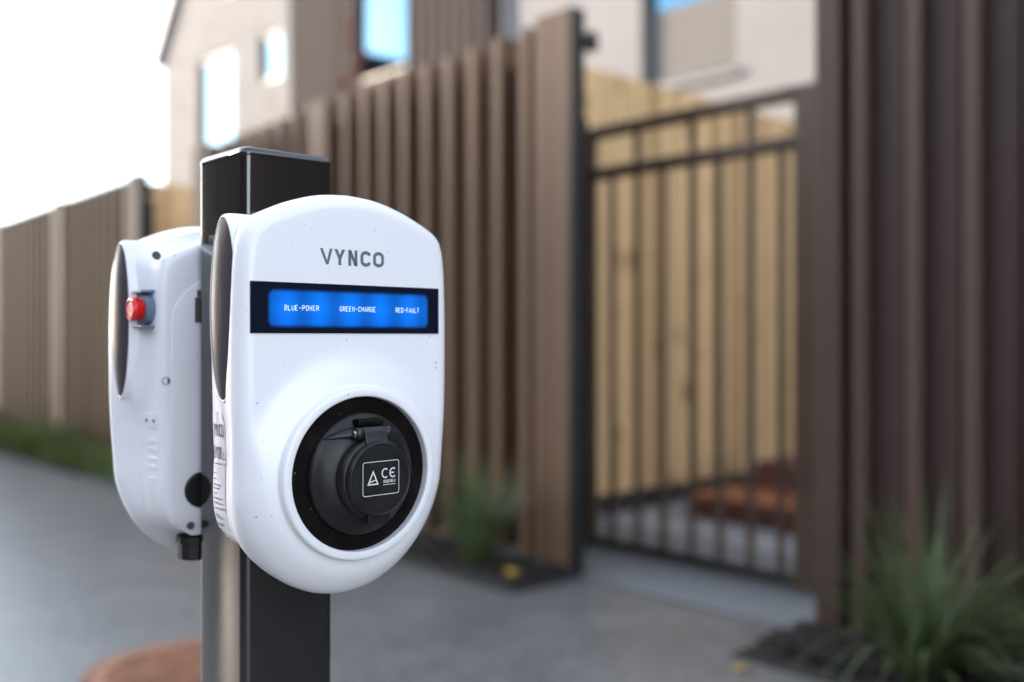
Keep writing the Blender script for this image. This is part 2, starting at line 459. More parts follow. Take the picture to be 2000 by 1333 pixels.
# ================================================================== HOUSES
XH = 7.0
def wall_with_holes(mb, x0, x1, ya, yb, z0, z1, holes):
    """wall slab in plane x, rectangular openings cut by grid"""
    ys = sorted({ya, yb, *[h[0] for h in holes], *[h[1] for h in holes]})
    zs = sorted({z0, z1, *[h[2] for h in holes], *[h[3] for h in holes]})
    for a, b in zip(ys, ys[1:]):
        for c, d in zip(zs, zs[1:]):
            my, mz = (a + b) / 2, (c + d) / 2
            if not any(h[0] < my < h[1] and h[2] < mz < h[3] for h in holes):
                mb.box(x0, x1, a, b, c, d)
def window(root, xf, y0, y1, z0, z1, fw=.06, blind=None, deep=.08, mull=None):
    m = MB()
    m.box(xf + deep - .04, xf + deep + .03, y0, y0 + fw, z0, z1).box(xf + deep - .04, xf + deep + .03, y1 - fw, y1, z0, z1)
    m.box(xf + deep - .04, xf + deep + .03, y0 + fw, y1 - fw, z0, z0 + fw).box(xf + deep - .04, xf + deep + .03, y0 + fw, y1 - fw, z1 - fw, z1)
    if mull: m.box(xf + deep - .035, xf + deep + .03, mull, mull + .04, z0 + fw, z1 - fw)
    f = m.build('window', M['frame'], root)
    MB().box(xf + deep, xf + deep + .012, y0 + fw, y1 - fw, z0 + fw, z1 - fw).build('pane', M['glass'], f)
    if blind: MB().box(xf + deep - .022, xf + deep - .010, y0 + fw * .4, y1 - fw * .4, z0 + .03, blind).build('screen_panel', M['blind'], f)
    return f
# gabled pale brick house (far left)
h = tag(empty('brick_house', (XH, 14.1, 0)), 'pale brick townhouse with a steep gable and two sky-reflecting windows, at the left', 'house', 'townhouses behind the fence')
mb = MB(); HO = [(13.95, 15.05, 4.10, 6.25), (12.38, 13.08, 4.80, 5.62)]
o_ = lambda y: y - 14.1
holes = [(o_(13.82), o_(14.98), 3.50, 5.40), (o_(12.36), o_(13.00), 4.66, 5.36)]
wall_with_holes(mb, 0, .25, o_(11.95), o_(16.35), 0, 5.7, holes)
mb.prism([(o_(16.35), 5.7), (o_(11.95), 5.7), (o_(11.95), 8.6), (o_(14.0), 8.6)], 0, 0, .25)
mb.box(.25, 7, o_(16.1), o_(16.35), 0, 5.7)
mb.build('wall', M['brick'], h)
MB().prism([(o_(16.50), 5.60), (o_(16.50), 5.76), (o_(14.1), 8.8), (o_(14.1), 8.62)], 0, -.12, 7).build('roof', M['roof'], h)
for q in holes: window(h, 0, *q, fw=.05)
MB().box(-.03, .0, o_(13.60), o_(13.95), 6.15, 6.4).build('vent', M['pipe'], h)
MB().cyl((-.05, o_(12.02), 0), (0, 0, 1), [(.045, 0), (.045, 8)], 16).build('downpipe', M['pipe'], h, smooth=True)
# brown clad house
h = tag(empty('clad_house', (XH, 9.8, 0)), 'dark brown clad townhouse with one tall window, between the two pale houses', 'house', 'townhouses behind the fence')
mb = MB(); o_ = lambda y: y - 9.8
holes = [(o_(9.30), o_(10.34), 4.14, 6.9)]
wall_with_holes(mb, -.12, .2, o_(7.80), o_(11.90), 0, 9, holes); mb.build('wall', M['clad'], h)
mb = MB()
for k in range(21):
    y = o_(7.82) + k * .2
    for z0, z1 in (((0, 4.02), (6.96, 9)) if holes[0][0] - .04 < y < holes[0][1] + .02 else ((0, 9),)): mb.box(-.135, -.12, y, y + .02, z0, z1)
mb.build('batten_cladding', M['clad'], h)
for q in holes: window(h, -.12, *q, fw=.05, deep=.08)
# pale house right
h = tag(empty('rendered_house', (XH, 5.0, 0)), 'white townhouse with a half-screened upper window, above the gate', 'house', 'townhouses behind the fence')
mb = MB(); o_ = lambda y: y - 5.0
holes = [(o_(4.84), o_(5.87), 3.27, 5.0)]
wall_with_holes(mb, 0, .25, o_(-16), o_(7.72), 0, 7, holes); mb.build('wall', M['render'], h)
window(h, 0, *holes[0], fw=.07, blind=3.97, deep=.12)
MB().cyl((-.04, o_(7.66), 0), (0, 0, 1), [(.04, 0), (.04, 7)], 16).build('downpipe', M['pipe'], h, smooth=True)
MB().box(-.05, 0, o_(4.80), o_(5.92), 3.20, 3.262).build('sill', M['render'], h)
MB().box(-.02, 0, o_(3.96), o_(3.99), 2.6, 7).build('control_joint', M['pipe'], h)

# ================================================================== FENCES
XF = 2.97
def slat_fence(label, y0, y1, hgt, posts, first, mat, post_w, rails, h1=None, rear_x=.078, gap=.078, group='brown slat fences along the path'):
    """deep narrow battens with a wide board closing each gap behind them"""
    h1 = hgt if h1 is None else h1
    hh = lambda y: hgt + (h1 - hgt) * (y - y0) / (y1 - y0)
    root = tag(empty('slat_fence', (XF, y0, 0)), label, 'fence', group)
    ys_ = []; y = first
    while y + .05 < y1: ys_.append(y); y += .177
    mb = MB()
    for y in ys_:
        if not any(p - .05 < y < p + post_w for p in posts): mb.box(0, .066, y - y0, y + .05 - y0, .05, hh(y))
    mb.build('slat_panel', mat, root, bevel=.004, seg=2)
    mb = MB()
    for y in [first - .177] + ys_:
        a = max(y0 + .10, y + gap); b = min(y + (.185 if rear_x > .066 else .174), y1 - .02)
        if b > a: mb.box(rear_x, rear_x + .028, a - y0, b - y0, .05, hh(y) - .012)
    mb.build('rear_slat_panel', mat, root, bevel=.003, seg=1)
    MB().box(.151, .158, .09, y1 - y0 - .02, .04, min(hgt, h1) - .03).build('gap_shade_sheet', M['gate_black'], root)  # dark sheet added behind the slats to stand in for shade in the gaps
    for z in rails:
        MB().box(.108, .150, .08, y1 - y0 - .02, z, z + .09).build('rail', M['gate_black'], root)
    for p in posts:
        MB().box(-.012, .064, p - y0, p + post_w - y0, 0, hh(p) + .01).build('post', mat, root, bevel=.004)
    return root
f1 = slat_fence('tall brown slat fence between the charger post and the gate', 2.87, 6.36, 2.365, (2.87, 4.74, 6.22), 3.130, M['fence'], .205, (.32, 1.33, 2.1), h1=2.28)
MB().box(-.014, .066, -.022, -.003, 0, 2.375).build('end_plate', M['gate_black'], f1, bevel=.004)
mb = MB().box(.068, .125, -.055, -.005, 2.20, 2.29); mb.build('hinge', M['gate_black'], f1, bevel=.02)
f2 = slat_fence('lower brown slat fence at the far left beyond the gap', 7.36, 15.0, 2.235, (7.36, 9.05, 10.9, 12.7), 7.60, M['fence'], .205, (.32, 1.33, 2.1), h1=2.10)
MB().box(-.014, .066, -.022, -.003, 0, 2.24).build('end_plate', M['gate_black'], f2, bevel=.004)
# near dark fence at right
root = slat_fence('near dark brown slat fence to the right of the gate', -14, 1.735, 2.75, (1.648, -3, -8), .144 - 14.16, M['fence_dark'], .087, (.32, 1.315, 2.35), rear_x=.050, gap=.080)
# returns to the recessed gate
MB().box(.142, .56, 2.325, 2.375, 0, 2.08).build('return_panel', M['fence_dark'], root, bevel=.003)

# ================================================================== GATE
g = tag(empty('metal_gate', (3.42, 2.05, 0)), 'open-barred bronze metal gate with two top rails, beside the tall brown fence', 'gate')
YA, YB = 0.0, 1.165
ln = lambda: MB()
MB().box(0, .045, YB - .055, YB, .02, 1.985).build('gate_frame', M['gate'], g, bevel=.008)
MB().box(0, .045, -.075, .05, .02, 1.985).build('gate_frame', M['gate'], g, bevel=.008)
MB().box(-.004, .049, .052, YB - .057, 1.930, 1.985).build('top_rail', M['gate'], g, bevel=.006)
MB().box(-.004, .049, .052, YB - .057, 1.738, 1.793).build('middle_rail', M['gate'], g, bevel=.006)
MB().box(.0, .045, .052, YB - .057, .025, .07).build('bottom_rail', M['gate_black'], g, bevel=.006)
ys = [3.056, 2.902, 2.756, 2.603, 2.458, 2.308, 2.166]
for i, yy in enumerate(ys):
    y = yy - 2.05
    MB().box(.009, .036, y - .013, y + .013, .068, 1.932 if i in (1, 3, 5) else 1.740).build('baluster', M['gate'], g, bevel=.003)
for z in (.25, 1.6): MB().cyl((.02, YB + .02, z), (0, 0, 1), [(.014, 0), (.014, .09)], 12).build('hinge', M['gate_black'], g)
gp = MB().box(3.39, 3.49, 3.245, 3.345, 0, 2.05).build('gate_post', M['gate_black'], bevel=.006)
tag(gp, 'black square post carrying the hinges of the metal gate', 'post')

# ================================================================== TIMBER FENCES
def timber(label, loc, length, hgt, mat='timber'):
    r = tag(empty('timber_fence', loc), label, 'fence', 'pine paling fences behind the slat fences')
    rnd = random.Random(label); mb = MB(); x = 0
    while x < length:
        mb.box(x, x + .097, 0, .019, .12, hgt + rnd.uniform(-.004, .004)); x += .1
    x = .05
    mb.build('palings', M[mat], r)
    mb = MB(); x = .05
    while x < length - .1: mb.box(x, x + .1, -.017, -.001, .12, hgt - .01); x += .2
    mb.build('cover_palings', M[mat], r, bevel=.002, seg=1)
    MB().box(0, length, -.012, .025, -.02, .115).build('base_board', M['sleeper'], r)
    for z in (.4, 1.2, 2.0): MB().box(0, length, .021, .06, z, z + .09).build('rail', M['timber'], r)
    return r
timber('yellowish pine paling fence seen through the metal gate', (3.35, 3.75, 0), 3.6, 2.50)
timber('short pine paling fence in the gap at the far left', (3.3, 8.0, 0), 3.6, 2.28)

# red brick steps in the courtyard
st = tag(empty('brick_steps', (4.45, 2.6, 0)), 'low rust-red steps behind the gate bars at the right', 'steps')
MB().box(0, .46, -.6, .80, 0, .10).build('lower_riser', M['redbrick'], st, bevel=.006)
MB().box(-.02, .46, -.61, .81, .101, .135).build('lower_tread', M['rust_tread'], st, bevel=.006)
MB().box(.462, 1.0, -.6, .66, 0, .29).build('upper_riser', M['redbrick'], st, bevel=.006)

# ================================================================== COVER AND LEAVES
CD = 2.98; cxm = (355 - 1000) / 1934 * CD
def from_cam(px, depth):
    x = (px - 1000) / 1934 * depth
    return (x * .736 + .677 * depth, -x * .677 + .736 * depth)
mx, my = from_cam(372, 2.97)
mc = tag(empty('access_cover', (mx, my, 0)), 'round rust-coloured iron cover set in the path behind the charger post', 'cover')
MB().cyl((0, 0, -.02), (0, 0, 1), [(.272, 0), (.272, .028), (.266, .031)], 72).build('lid', M['rust'], mc, autos=30)
mb = MB().cyl((0, 0, -.02), (0, 0, 1), [(.276, 0), (.276, .026), (.305, .026), (.305, 0)], 72, False, False); mb.build('rim', M['rust'], mc, autos=30)
mb = MB()
for k in range(-5, 6):
    L_ = math.sqrt(.24 ** 2 - (k * .04) ** 2); mb.box(-L_, L_, k * .04 - .008, k * .04 + .008, .0115, .015)
mb.build('tread_pattern', M['rust'], mc)

def leaf(label, px, py, size, z=.0):
    d = 1934 * (1 - z) / (py - 660); x, y = from_cam(px, d)
    rnd = random.Random(px); pts = []; n = 18
    vs = [(0, 0, .006)]
    for i in range(n):
        a = 2 * math.pi * i / n; r = size * (.62 + .38 * abs(math.cos(a * 1.5))) * rnd.uniform(.9, 1.1)
        vs.append((r * math.cos(a), r * math.sin(a) * .8, .010 + .35 * size * (math.sin(a * 2) ** 2) * rnd.uniform(.5, 1)))
    fs = [(0, 1 + i, 1 + (i + 1) % n) for i in range(n)]
    o = MB().add(vs, fs).build('fallen_leaf', M['yellow'], smooth=True)
    s_ = o.modifiers.new('s', 'SOLIDIFY'); s_.thickness = .001
    o.location = (x, y, z); o.rotation_euler = (.25, -.2, px)
    tag(o, label, 'leaf', 'yellow fallen leaves')
leaf('yellow fallen leaf lying on the dark mulch beside the grass clump', 1000, 1124, .047, .045)
leaf('yellow fallen leaf lying on bare concrete at the bottom right', 1449, 1311, .030)

# ================================================================== PLANTS
def clump(name, label, loc, n, hgt, spread, lean=(0, 0), mat='grass', wid=.011, seed=1, droop=1.0):
    rnd = random.Random(seed); mb = MB()
    for _ in range(n):
        a = rnd.uniform(0, 2 * math.pi); rr = rnd.uniform(0, .05) ; L = hgt * rnd.uniform(.55, 1.15)
        p = Vector((rr * math.cos(a), rr * math.sin(a), 0))
        out = Vector((math.cos(a), math.sin(a), 0)); tilt = rnd.uniform(.05, 1) * spread
        d = (Vector((0, 0, 1)) + out * tilt * .7 + Vector((lean[0], lean[1], 0)) * rnd.uniform(.3, 1.2)).normalized()
        side = d.cross(Vector((0, 0, 1)))
        if side.length < .05: side = Vector((1, 0, 0))
        side.normalize(); side = (side * math.cos(rnd.uniform(-.8, .8)) + out.cross(side) * .2).normalized()
        seg = 8; w_ = wid * rnd.uniform(.6, 1.2); vs = []; dr = rnd.uniform(.05, .22) * droop
        for k in range(seg + 1):
            t = k / seg; ww = w_ * (1 - t ** 1.8) * (.6 + .8 * min(1, t * 3)) * .5 + .0004
            nrm = d.cross(side).normalized()
            vs += [p - side * ww + nrm * ww * .35, p + side * ww + nrm * ww * .35]
            p = p + d * (L / seg)
            d = (d + Vector((0, 0, -1)) * dr * (.4 + t * 1.6) + out * dr * .35).normalized()
        mb.add(vs, [(2 * k, 2 * k + 1, 2 * k + 3, 2 * k + 2) for k in range(seg)])
    o = mb.build(name, M[mat], smooth=True, fix=False); o.location = loc
    if label: tag(o, label, 'plant', 'grassy plants along the fence')
    return o
clump('grass_clump', 'upright green grass clump in mulch at the foot of the tall fence', (2.74, 3.20, .03), 190, .47, .85, wid=.011, seed=3, droop=.5)
clump('grass_clump', 'large arching green grass clump in the bottom right corner', (2.72, 1.27, .03), 200, .58, 1.35, lean=(.05, -.45), wid=.013, seed=5, droop=1.25)
def border():
    rnd = random.Random(11); mb = MB()
    for _ in range(4200):
        y = rnd.uniform(5.6, 13); x = rnd.uniform(2.55, 2.95)
        hgt = (.20 + .24 * (math.sin(y * 2.3 + math.sin(y * 5.1)) * .5 + .5)) * rnd.uniform(.45, 1.15)
        if y < 7.4: hgt *= .8
        a = rnd.uniform(0, 6.28); d = Vector((math.cos(a) * .5, math.sin(a) * .5, 1)).normalized()
        s_ = Vector((-math.sin(a), math.cos(a), 0)); p = Vector((x, y, .02)); w_ = rnd.uniform(.006, .014); vs = []
        for k in range(5):
            t = k / 4; ww = w_ * (1 - t * .9); vs += [p - s_ * ww, p + s_ * ww]
            p = p + d * hgt / 4; d = (d + Vector((math.cos(a) * .25, math.sin(a) * .25, -.15))).normalized()
        mb.add(vs, [(2 * k, 2 * k + 1, 2 * k + 3, 2 * k + 2) for k in range(4)])
    o = mb.build('border_grass', M['grass2'], smooth=True, fix=False); tag(o, kind='stuff')
border()
# red-leaved sapling above the fence
sp = tag(empty('sapling', (3.55, 5.38, 0)), 'thin red-leaved sapling poking above the tall slat fence', 'tree')
rnd = random.Random(4); pts = [(0, 0, 0), (.01, .01, 1), (.0, .02, 2), (.02, .0, 2.5), (.03, -.02, 2.85)]
mb = MB().tube(pts, [.014, .012, .009, .006, .003], 8)
tips = []
for k in range(14):
    z = 1.7 + k * .085; a = rnd.uniform(0, 6.28); L_ = .14 + rnd.uniform(0, .08)
    e = (L_ * math.cos(a) * .55, L_ * math.sin(a) * .55, z + L_ * .7); mb.tube([(0.01, .01, z), e], [.004, .002], 6); tips.append((z, a, e))
mb.build('trunk', M['bark'], sp, smooth=True)
mb = MB()
for z, a, e in tips:
    for _ in range(7):
        t = rnd.uniform(.3, 1.05); c = Vector((e[0] * t, e[1] * t, z + (e[2] - z) * t)); q = rnd.uniform(0, 6.28)
        d = Vector((math.cos(q), math.sin(q), rnd.uniform(-.5, .6))).normalized(); s_ = d.cross(Vector((0, 0, 1))).normalized(); L_ = rnd.uniform(.05, .085)
        mb.add([c, c + d * L_ * .5 + s_ * L_ * .3, c + d * L_, c + d * L_ * .5 - s_ * L_ * .3], [(0, 1, 2, 3)])
mb.build('crown', M['redleaf'], sp, fix=False)

# ================================================================== POST
PX0, PX1, PY0, PY1 = .458, .560, .883, .981
PT = 1.178
post = tag(empty('charger_post', ((PX0 + PX1) / 2, (PY0 + PY1) / 2, 0)), 'square black steel post carrying the two white chargers', 'post')
hx, hy = (PX1 - PX0) / 2, (PY1 - PY0) / 2
def rr(hx, hy, r, n=8):
    out = []
    for cx, cy, a0 in ((hx - r, hy - r, 0), (-hx + r, hy - r, 90), (-hx + r, -hy + r, 180), (hx - r, -hy + r, 270)):
        for i in range(n + 1):
            a = R(a0 + 90 * i / n); out.append((cx + r * math.cos(a), cy + r * math.sin(a)))
    return out
MB().loft([[(x, y, z) for x, y in rr(hx, hy, .008)] for z in (0, PT)], True, False).build('tube', M['post'], post, autos=60)
rings = []
for dz, ins in ((-.004, .0012), (.0015, -.0006), (.004, -.0006), (.0075, .0012), (.0095, .005), (.0110, .014), (.0125, .030)):
    rings.append([(x, y, PT + dz) for x, y in rr(hx - ins, hy - ins, .0085)])
MB().loft(rings).build('cap', M['post'], post, autos=50)
MB().box(-.10, .10, -.10, .10, 0, .012).build('base_plate', M['post'], post, bevel=.003)

# ================================================================== CHARGER
CXC = .516; ZB = .761
ring_z = .875 - ZB
def catmull(P, n=8):
    out = []
    for i in range(len(P) - 1):
        p0 = P[max(0, i - 1)]; p1 = P[i]; p2 = P[i + 1]; p3 = P[min(len(P) - 1, i + 2)]
        for k in range(n):
            t = k / n
            out.append(tuple(.5 * ((2 * p1[a]) + (-p0[a] + p2[a]) * t + (2 * p0[a] - 5 * p1[a] + 4 * p2[a] - p3[a]) * t * t + (-p0[a] + 3 * p1[a] - 3 * p2[a] + p3[a]) * t ** 3) for a in (0, 1)))
    out.append(P[-1]); return out
half = [(0, 1.1340), (.030, 1.1315), (.060, 1.1235), (.083, 1.1140), (.096, 1.1075), (.1035, 1.1022), (.1090, 1.0940), (.1128, 1.075), (.1148, 1.04), (.1155, 1.0), (.1153, .95), (.1140, .91), (.1125, .885)]
for a in range(-8, -91, -8): half.append((.1125 * math.cos(R(a)), .875 + .117 * math.sin(R(a))))
half.append((0, .758))
hc = [(x, z - ZB) for x, z in catmull(half, 6)]
# arc-length resample
def resample(P, n):
    L = [0]
    for a, b in zip(P, P[1:]): L.append(L[-1] + math.hypot(b[0] - a[0], b[1] - a[1]))
    out = []; j = 0
    for i in range(n + 1):
        s_ = L[-1] * i / n
        while j < len(L) - 2 and L[j + 1] < s_: j += 1
        t = (s_ - L[j]) / max(1e-9, L[j + 1] - L[j]); out.append((P[j][0] + (P[j + 1][0] - P[j][0]) * t, P[j][1] + (P[j + 1][1] - P[j][1]) * t))
    return out
hr = resample(hc, 110)
OUT = hr[:-1] + [(-x, z) for x, z in reversed(hr[1:])]          # clockwise seen from the front
NO = len(OUT)
CIN = (0, .179)
def inset(p, d, fb=1.0):
    dx, dz = p[0] - CIN[0], p[1] - CIN[1]
    # normal-like direction: mix of radial and axis-wise
    nx = dx / .113; nz = dz / (.195 if dz > 0 else .179)
    l = math.hypot(nx, nz) or 1; k = d * (fb if dz < -.05 else 1)
    return (p[0] - k * nx / l, p[1] - k * nz / l)
def smooth01(t): t = max(0, min(1, t)); return t * t * (3 - 2 * t)
BM = .1045
def edgeR(p):
    t = smooth01((.175 - p[1]) / .16)
    return .015 + (.027 - .015) * t
PROF = [(.006, .031), (.006, .0270), (.0068, .0242), (.009, .0215), (.012, .0198), (.022, .0180), (.034, .0170), (.045, .0163), (.0465, .0160), (.0472, .0150), (.052, .0140), (.058, .0118), (.065, .0084), (.072, .0048), (.079, .0020), (.086, .0003)]
def bump_b(x, z):
    r = math.hypot(x, z - ring_z)
    return .0085 * smooth01((.118 - r) / (.118 - .079)) ** 1.2
def back_pt(p, b, ins):
    """outline of the squarer rear housing, flowing into the shell's own rounder outline towards the front"""
    if b < .09 and ins > 0: ins = ins * (1 - .55 * smooth01((b - .030) / .020) * smooth01((p[1] - .150) / .05))   # fuller round the side windows
    if p[1] >= ring_z: return inset(p, ins)
    a = math.atan2(p[1] - ring_z, p[0]); w_ = .1125
    t = smooth01((b - .046) / .042)
    h_ = .0945 - .004 * t
    rr_ = 1 / ((abs(math.cos(a)) / w_) ** 3.6 + (abs(math.sin(a)) / h_) ** 3.6) ** (1 / 3.6)
    B = (rr_ * math.cos(a), ring_z + rr_ * math.sin(a))
    q = (B[0] + (p[0] - B[0]) * t, B[1] + (p[1] - B[1]) * t)
    return inset(q, ins)
def body_rings():
    rings = []
    for b_, ins in PROF:
        row = []
        for p in OUT:
            b = b_ if b_ < .045 else .045 + (b_ - .045) * (BM - edgeR(p) - .045) / (.0895 - .045)
            q = back_pt(p, b, ins)
            row.append((q[0], -b, q[1]))
        rings.append(row)
    for k in range(0, 11):
        a = R(90 * k / 10); row = []
        for p in OUT:
            Rr_ = edgeR(p); bb = BM - Rr_ * (1 - math.sin(a)); q = back_pt(p, bb, Rr_ * (1 - math.cos(a)))
            row.append((q[0], -bb - bump_b(*q) * math.sin(a), q[1]))
        rings.append(row)
    last = [(p[0], p[2]) for p in rings[-1]]
    RC = .0795; NR = 26
    for k in range(1, NR + 1):
        t = k / NR; t = 1 - (1 - t) ** 1.15; row = []
        for p in last:
            a = math.atan2(p[1] - ring_z, p[0]); c = (RC * 1.045 * math.cos(a) - .0005, ring_z + RC * math.sin(a))
            q = (p[0] + (c[0] - p[0]) * t, p[1] + (c[1] - p[1]) * t)
            row.append((q[0], -(BM + bump_b(*q)), q[1]))
        rings.append(row)
    lp = [math.atan2(p[2] - ring_z, p[0]) for p in rings[-1]]
    for r_, b in ((.0793, .1185), (.0788, .1203), (.0778, .1213), (.0765, .1217), (.0728, .1217), (.0716, .1215), (.0710, .1207), (.0708, .1190), (.0708, .1110)):
        rings.append([(r_ * 1.045 * math.cos(a) - .0005, -b, ring_z + r_ * math.sin(a)) for a in lp])
    return rings
def side_x(z, b):
    """half width of the body at height z (local) and depth b"""
    pr = PROF + [(.1, 0)]
    ins = 0
    for (b0, i0), (b1, i1) in zip(pr, pr[1:]):
        if b0 <= b <= b1 and b1 > b0: ins = i0 + (i1 - i0) * (b - b0) / (b1 - b0)
    best = None
    for p in hr:
        q = back_pt(p, b, ins)
        dd = abs(q[1] - z)
        if q[0] > .03 and (best is None or dd < best[0]): best = (dd, q[0])
    return best[1]

def make_charger():
    c = empty('wall_charger', (CXC, PY0, ZB))
    body = MB().loft(body_rings(), True, False).build('housing', M['shell'], c, smooth=True)
    # rounded shoulders carrying the smoked oval side windows
    for sgn in (-1, 1):
        bc, zc = .0682, 1.0255 - ZB; rings = []
        sl_ = .0; T_ = [2 * math.pi * i / 96 for i in range(96)]
        for x, a, b in ((.085, .0330, .0850), (.0945, .0315, .0850), (.1010, .0297, .0850), (.1060, .0282, .0848), (.1100, .0268, .0842), (.1122, .0258, .0832), (.1130, .0252, .0824), (.1133, .0245, .0816), (.1131, .0239, .0809), (.1122, .0236, .0805), (.105, .0235, .0804)):
            rings.append([(sgn * x, -(bc + (min(a, .0262) if math.cos(t) > 0 else a) * math.cos(t)), zc + b * math.sin(t)) for t in T_])
        ob = MB().loft(rings, False, False).build('oval_rim', M['shell'], c, smooth=True)
        rings = []
        for k in range(15):
            r_ = 1 - k / 14 * .985; x = .1131 + .0042 * (1 - r_ ** 2.6)
            rings.append([(sgn * (x + .022 * r_ * math.cos(t) * sl_), -(bc + .0233 * r_ * math.cos(t)), zc + .0801 * r_ * math.sin(t)) for t in T_])
        MB().loft(rings, False, True).build('oval_window', M['lens'], ob, smooth=True)
    # socket
    rs = MB().cyl((-.0008, -.1125, ring_z), (0, -1, 0), [(.0745, -.001), (.0745, .0012)], 96).build('socket_face', M['recess'], c, autos=40)
    P = [(.0560, .1138), (.0560, .1185), (.0552, .1198), (.0535, .1206), (.0500, .1235), (.0440, .1272), (.0385, .1295), (.036, .1300), (.030, .131)]
    MB().cyl((0, 0, ring_z), (0, -1, 0), P, 96).build('socket_dome', M['cap'], rs, autos=50)
    zl = ring_z - .002
    rim = [(.0362, .1285), (.0362, .1400), (.0352, .1412), (.0338, .1416), (.0338, .1470), (.0332, .1482), (.0320, .1488), (.0312, .1484), (.030, .1484)]
    ld = MB().cyl((0, 0, zl), (0, -1, 0), rim, 96).build('socket_lid', M['cap'], rs, autos=40)
    # lid tab below
    tb = [(-.0125, zl - .030), (.0125, zl - .030), (.0115, zl - .0392), (.0085, zl - .0415), (-.0085, zl - .0415), (-.0115, zl - .0392)]
    MB().prism(tb, 1, -.1462, -.137).build('lid_tab', M['cap'], ld, bevel=.0012)
    # hinge: two ears, a clear opening, strap and screw
    zh = ring_z + .0385
    for sgn in (-1, 1):
        rings = []
        for i in range(15):
            t = i / 14; x = sgn * (.0135 + t * .0290); hh_ = .0068 * (1 - t ** 1.6) + .0005; bb = .1215 + .0125 * (1 - t) ** .8
            zz = zh - .001 - .003 * t * t
            rings.append([(x, -(.1195 + (bb - .1195) * max(0, math.sin(a))), zz + hh_ * math.cos(a)) for a in [math.pi * k / 12 for k in range(13)]])
        MB().loft(rings, True, True, False).build('hinge_ear', M['hinge'], rs, smooth=True)
        MB().cyl((sgn * .0165, -.1345, zh), (-sgn, 0, 0), [(.0052, -.002), (.0058, -.001), (.0058, .0035), (.0050, .0045)], 24).build('hinge_knuckle', M['hinge'], rs, autos=40)
    MB().cyl((-.0120, -.1345, zh), (1, 0, 0), [(.0056, 0), (.0060, .0008), (.0060, .0232), (.0056, .024)], 28).build('hinge_barrel', M['hinge'], ld, autos=40)
    MB().cyl((-.0188, -.1345, zh), (-1, 0, 0), [(.0034, -.001), (.0034, .0009), (.0026, .0018)], 20).build('screw', M['steel'], rs, autos=40)
    # strap from barrel to lid
    sx = []
    for (z, b) in ((zh + .004, .1398), (zh, .1412), (zh - .006, .1425), (zl + .026, .1466), (zl + .012, .1486)):
        sx.append([(-.0122, -b, z), (.0122, -b, z), (.0122, -(b - .006), z), (-.0122, -(b - .006), z)])
    MB().loft(sx).build('lid_strap', M['hinge'], ld, bevel=.001)
    MB().box(-.0140, .0140, -.1335, -.1215, zh + .0055, zh + .0125).build('hinge_stop', M['recess'], rs, bevel=.002)
    # marks on the lid
    def pl(x, z, off): return (x, -(.1490 + off), z)
    mb = MB(); zc = zl + .001; w2, h2, r_ = .0195, .0150, .0022
    box = arc(w2 - r_, h2 - r_, r_, r_, 0, 90, 4) + arc(-w2 + r_, h2 - r_, r_, r_, 90, 180, 4) + arc(-w2 + r_, -h2 + r_, r_, r_, 180, 270, 4) + arc(w2 - r_, -h2 + r_, r_, r_, 270, 360, 4)
    box.append(box[0]); sh = .0035
    MX = -.0005
    ribbon(mb, [(x + MX, z + zc) for x, z in box], .00028, pl, 0)
    ribbon(mb, [(MX - .0140, zc - .0050), (MX - .0086, zc + .0062), (MX - .0036, zc - .0050), (MX - .0140, zc - .0050)], .0006, pl, 0)
    ribbon(mb, [(MX - .0122, zc - .0030), (MX - .0058, zc - .0012)], .0005, pl, .00002)
    ribbon(mb, [(MX + .0025 + .0034 * math.cos(R(a)) + .002, zc + .0040 + .0040 * math.sin(R(a))) for a in range(50, 311, 20)], .0006, pl, 0)
    ribbon(mb, [(MX + .0110 + .0034 * math.cos(R(a)) + .002, zc + .0040 + .0040 * math.sin(R(a))) for a in range(50, 311, 20)], .0006, pl, 0)
    ribbon(mb, [(MX + .0100, zc + .0040), (MX + .0140, zc + .0040)], .0006, pl, .00002)
    text(mb, 'IEC62196-2', MX + .0022, zc - .0048, .0028, .0132, .00045, pl, 0)
    ribbon(mb, [(MX + .0022, zc - .0064), (MX + .0154, zc - .0064)], .00025, pl, 0)
    mb.build('marks', M['lid_print'], ld, fix=False)
    # status window
    z0, z1 = 1.0040 - ZB, 1.0490 - ZB
    sc = MB().box(-.1056, .0996, -(BM + .0010), -(BM - .004), z0, z1).build('status_window', M['screen'], c)
    def ps(x, z, off): return (x - .003, -(BM + .0012 + off), z)
    zt = 1.0242 - ZB
    for word, xw, ww in (('BLUE-POWER', -.0700, .0345), ('GREEN-CHARGE', -.0130, .0395), ('RED-FAULT', .0502, .0275)):
        mb = MB(); text(mb, word, xw, zt, .0048, ww, .00050, ps, 0, .88); mb.build('lettering', M['print_white'], sc, fix=False)
    def pf(x, z, off): return (x - .003, -(BM + .00025 + off), z)
    # brand lettering; V with its cut left stroke
    mb = MB(); zb = 1.0668 - ZB; hh_ = .0146; wt = .0031
    x0 = -.0335
    mb.add([pf(x0, zb + hh_, 0), pf(x0 + .0029, zb + hh_, 0), pf(x0 + .0074, zb + .0030, 0), pf(x0 + .0061, zb + .0005, 0)], [(0, 1, 2, 3)])
    mb.add([pf(x0 + .0102, zb + hh_, 0), pf(x0 + .0131, zb + hh_, 0), pf(x0 + .0088, zb, 0), pf(x0 + .0062, zb, 0), ], [(0, 1, 2, 3)])
    def poly(pts): mb.add([pf(x0 + x, zb + z, 0) for x, z in pts], [tuple(range(len(pts)))])
    T = hh_; q = .0031
    poly([(.0150, T), (.0150 + q * 1.12, T), (.0150 + .0060 + q * .10, .0056 + q * .9), (.0150 + .0060 - q * .5, .0058)])
    poly([(.0268, T), (.0268 - q * 1.12, T), (.0210 - q * .15, .0056 + q * .9), (.0210 + q * .5, .0058)])
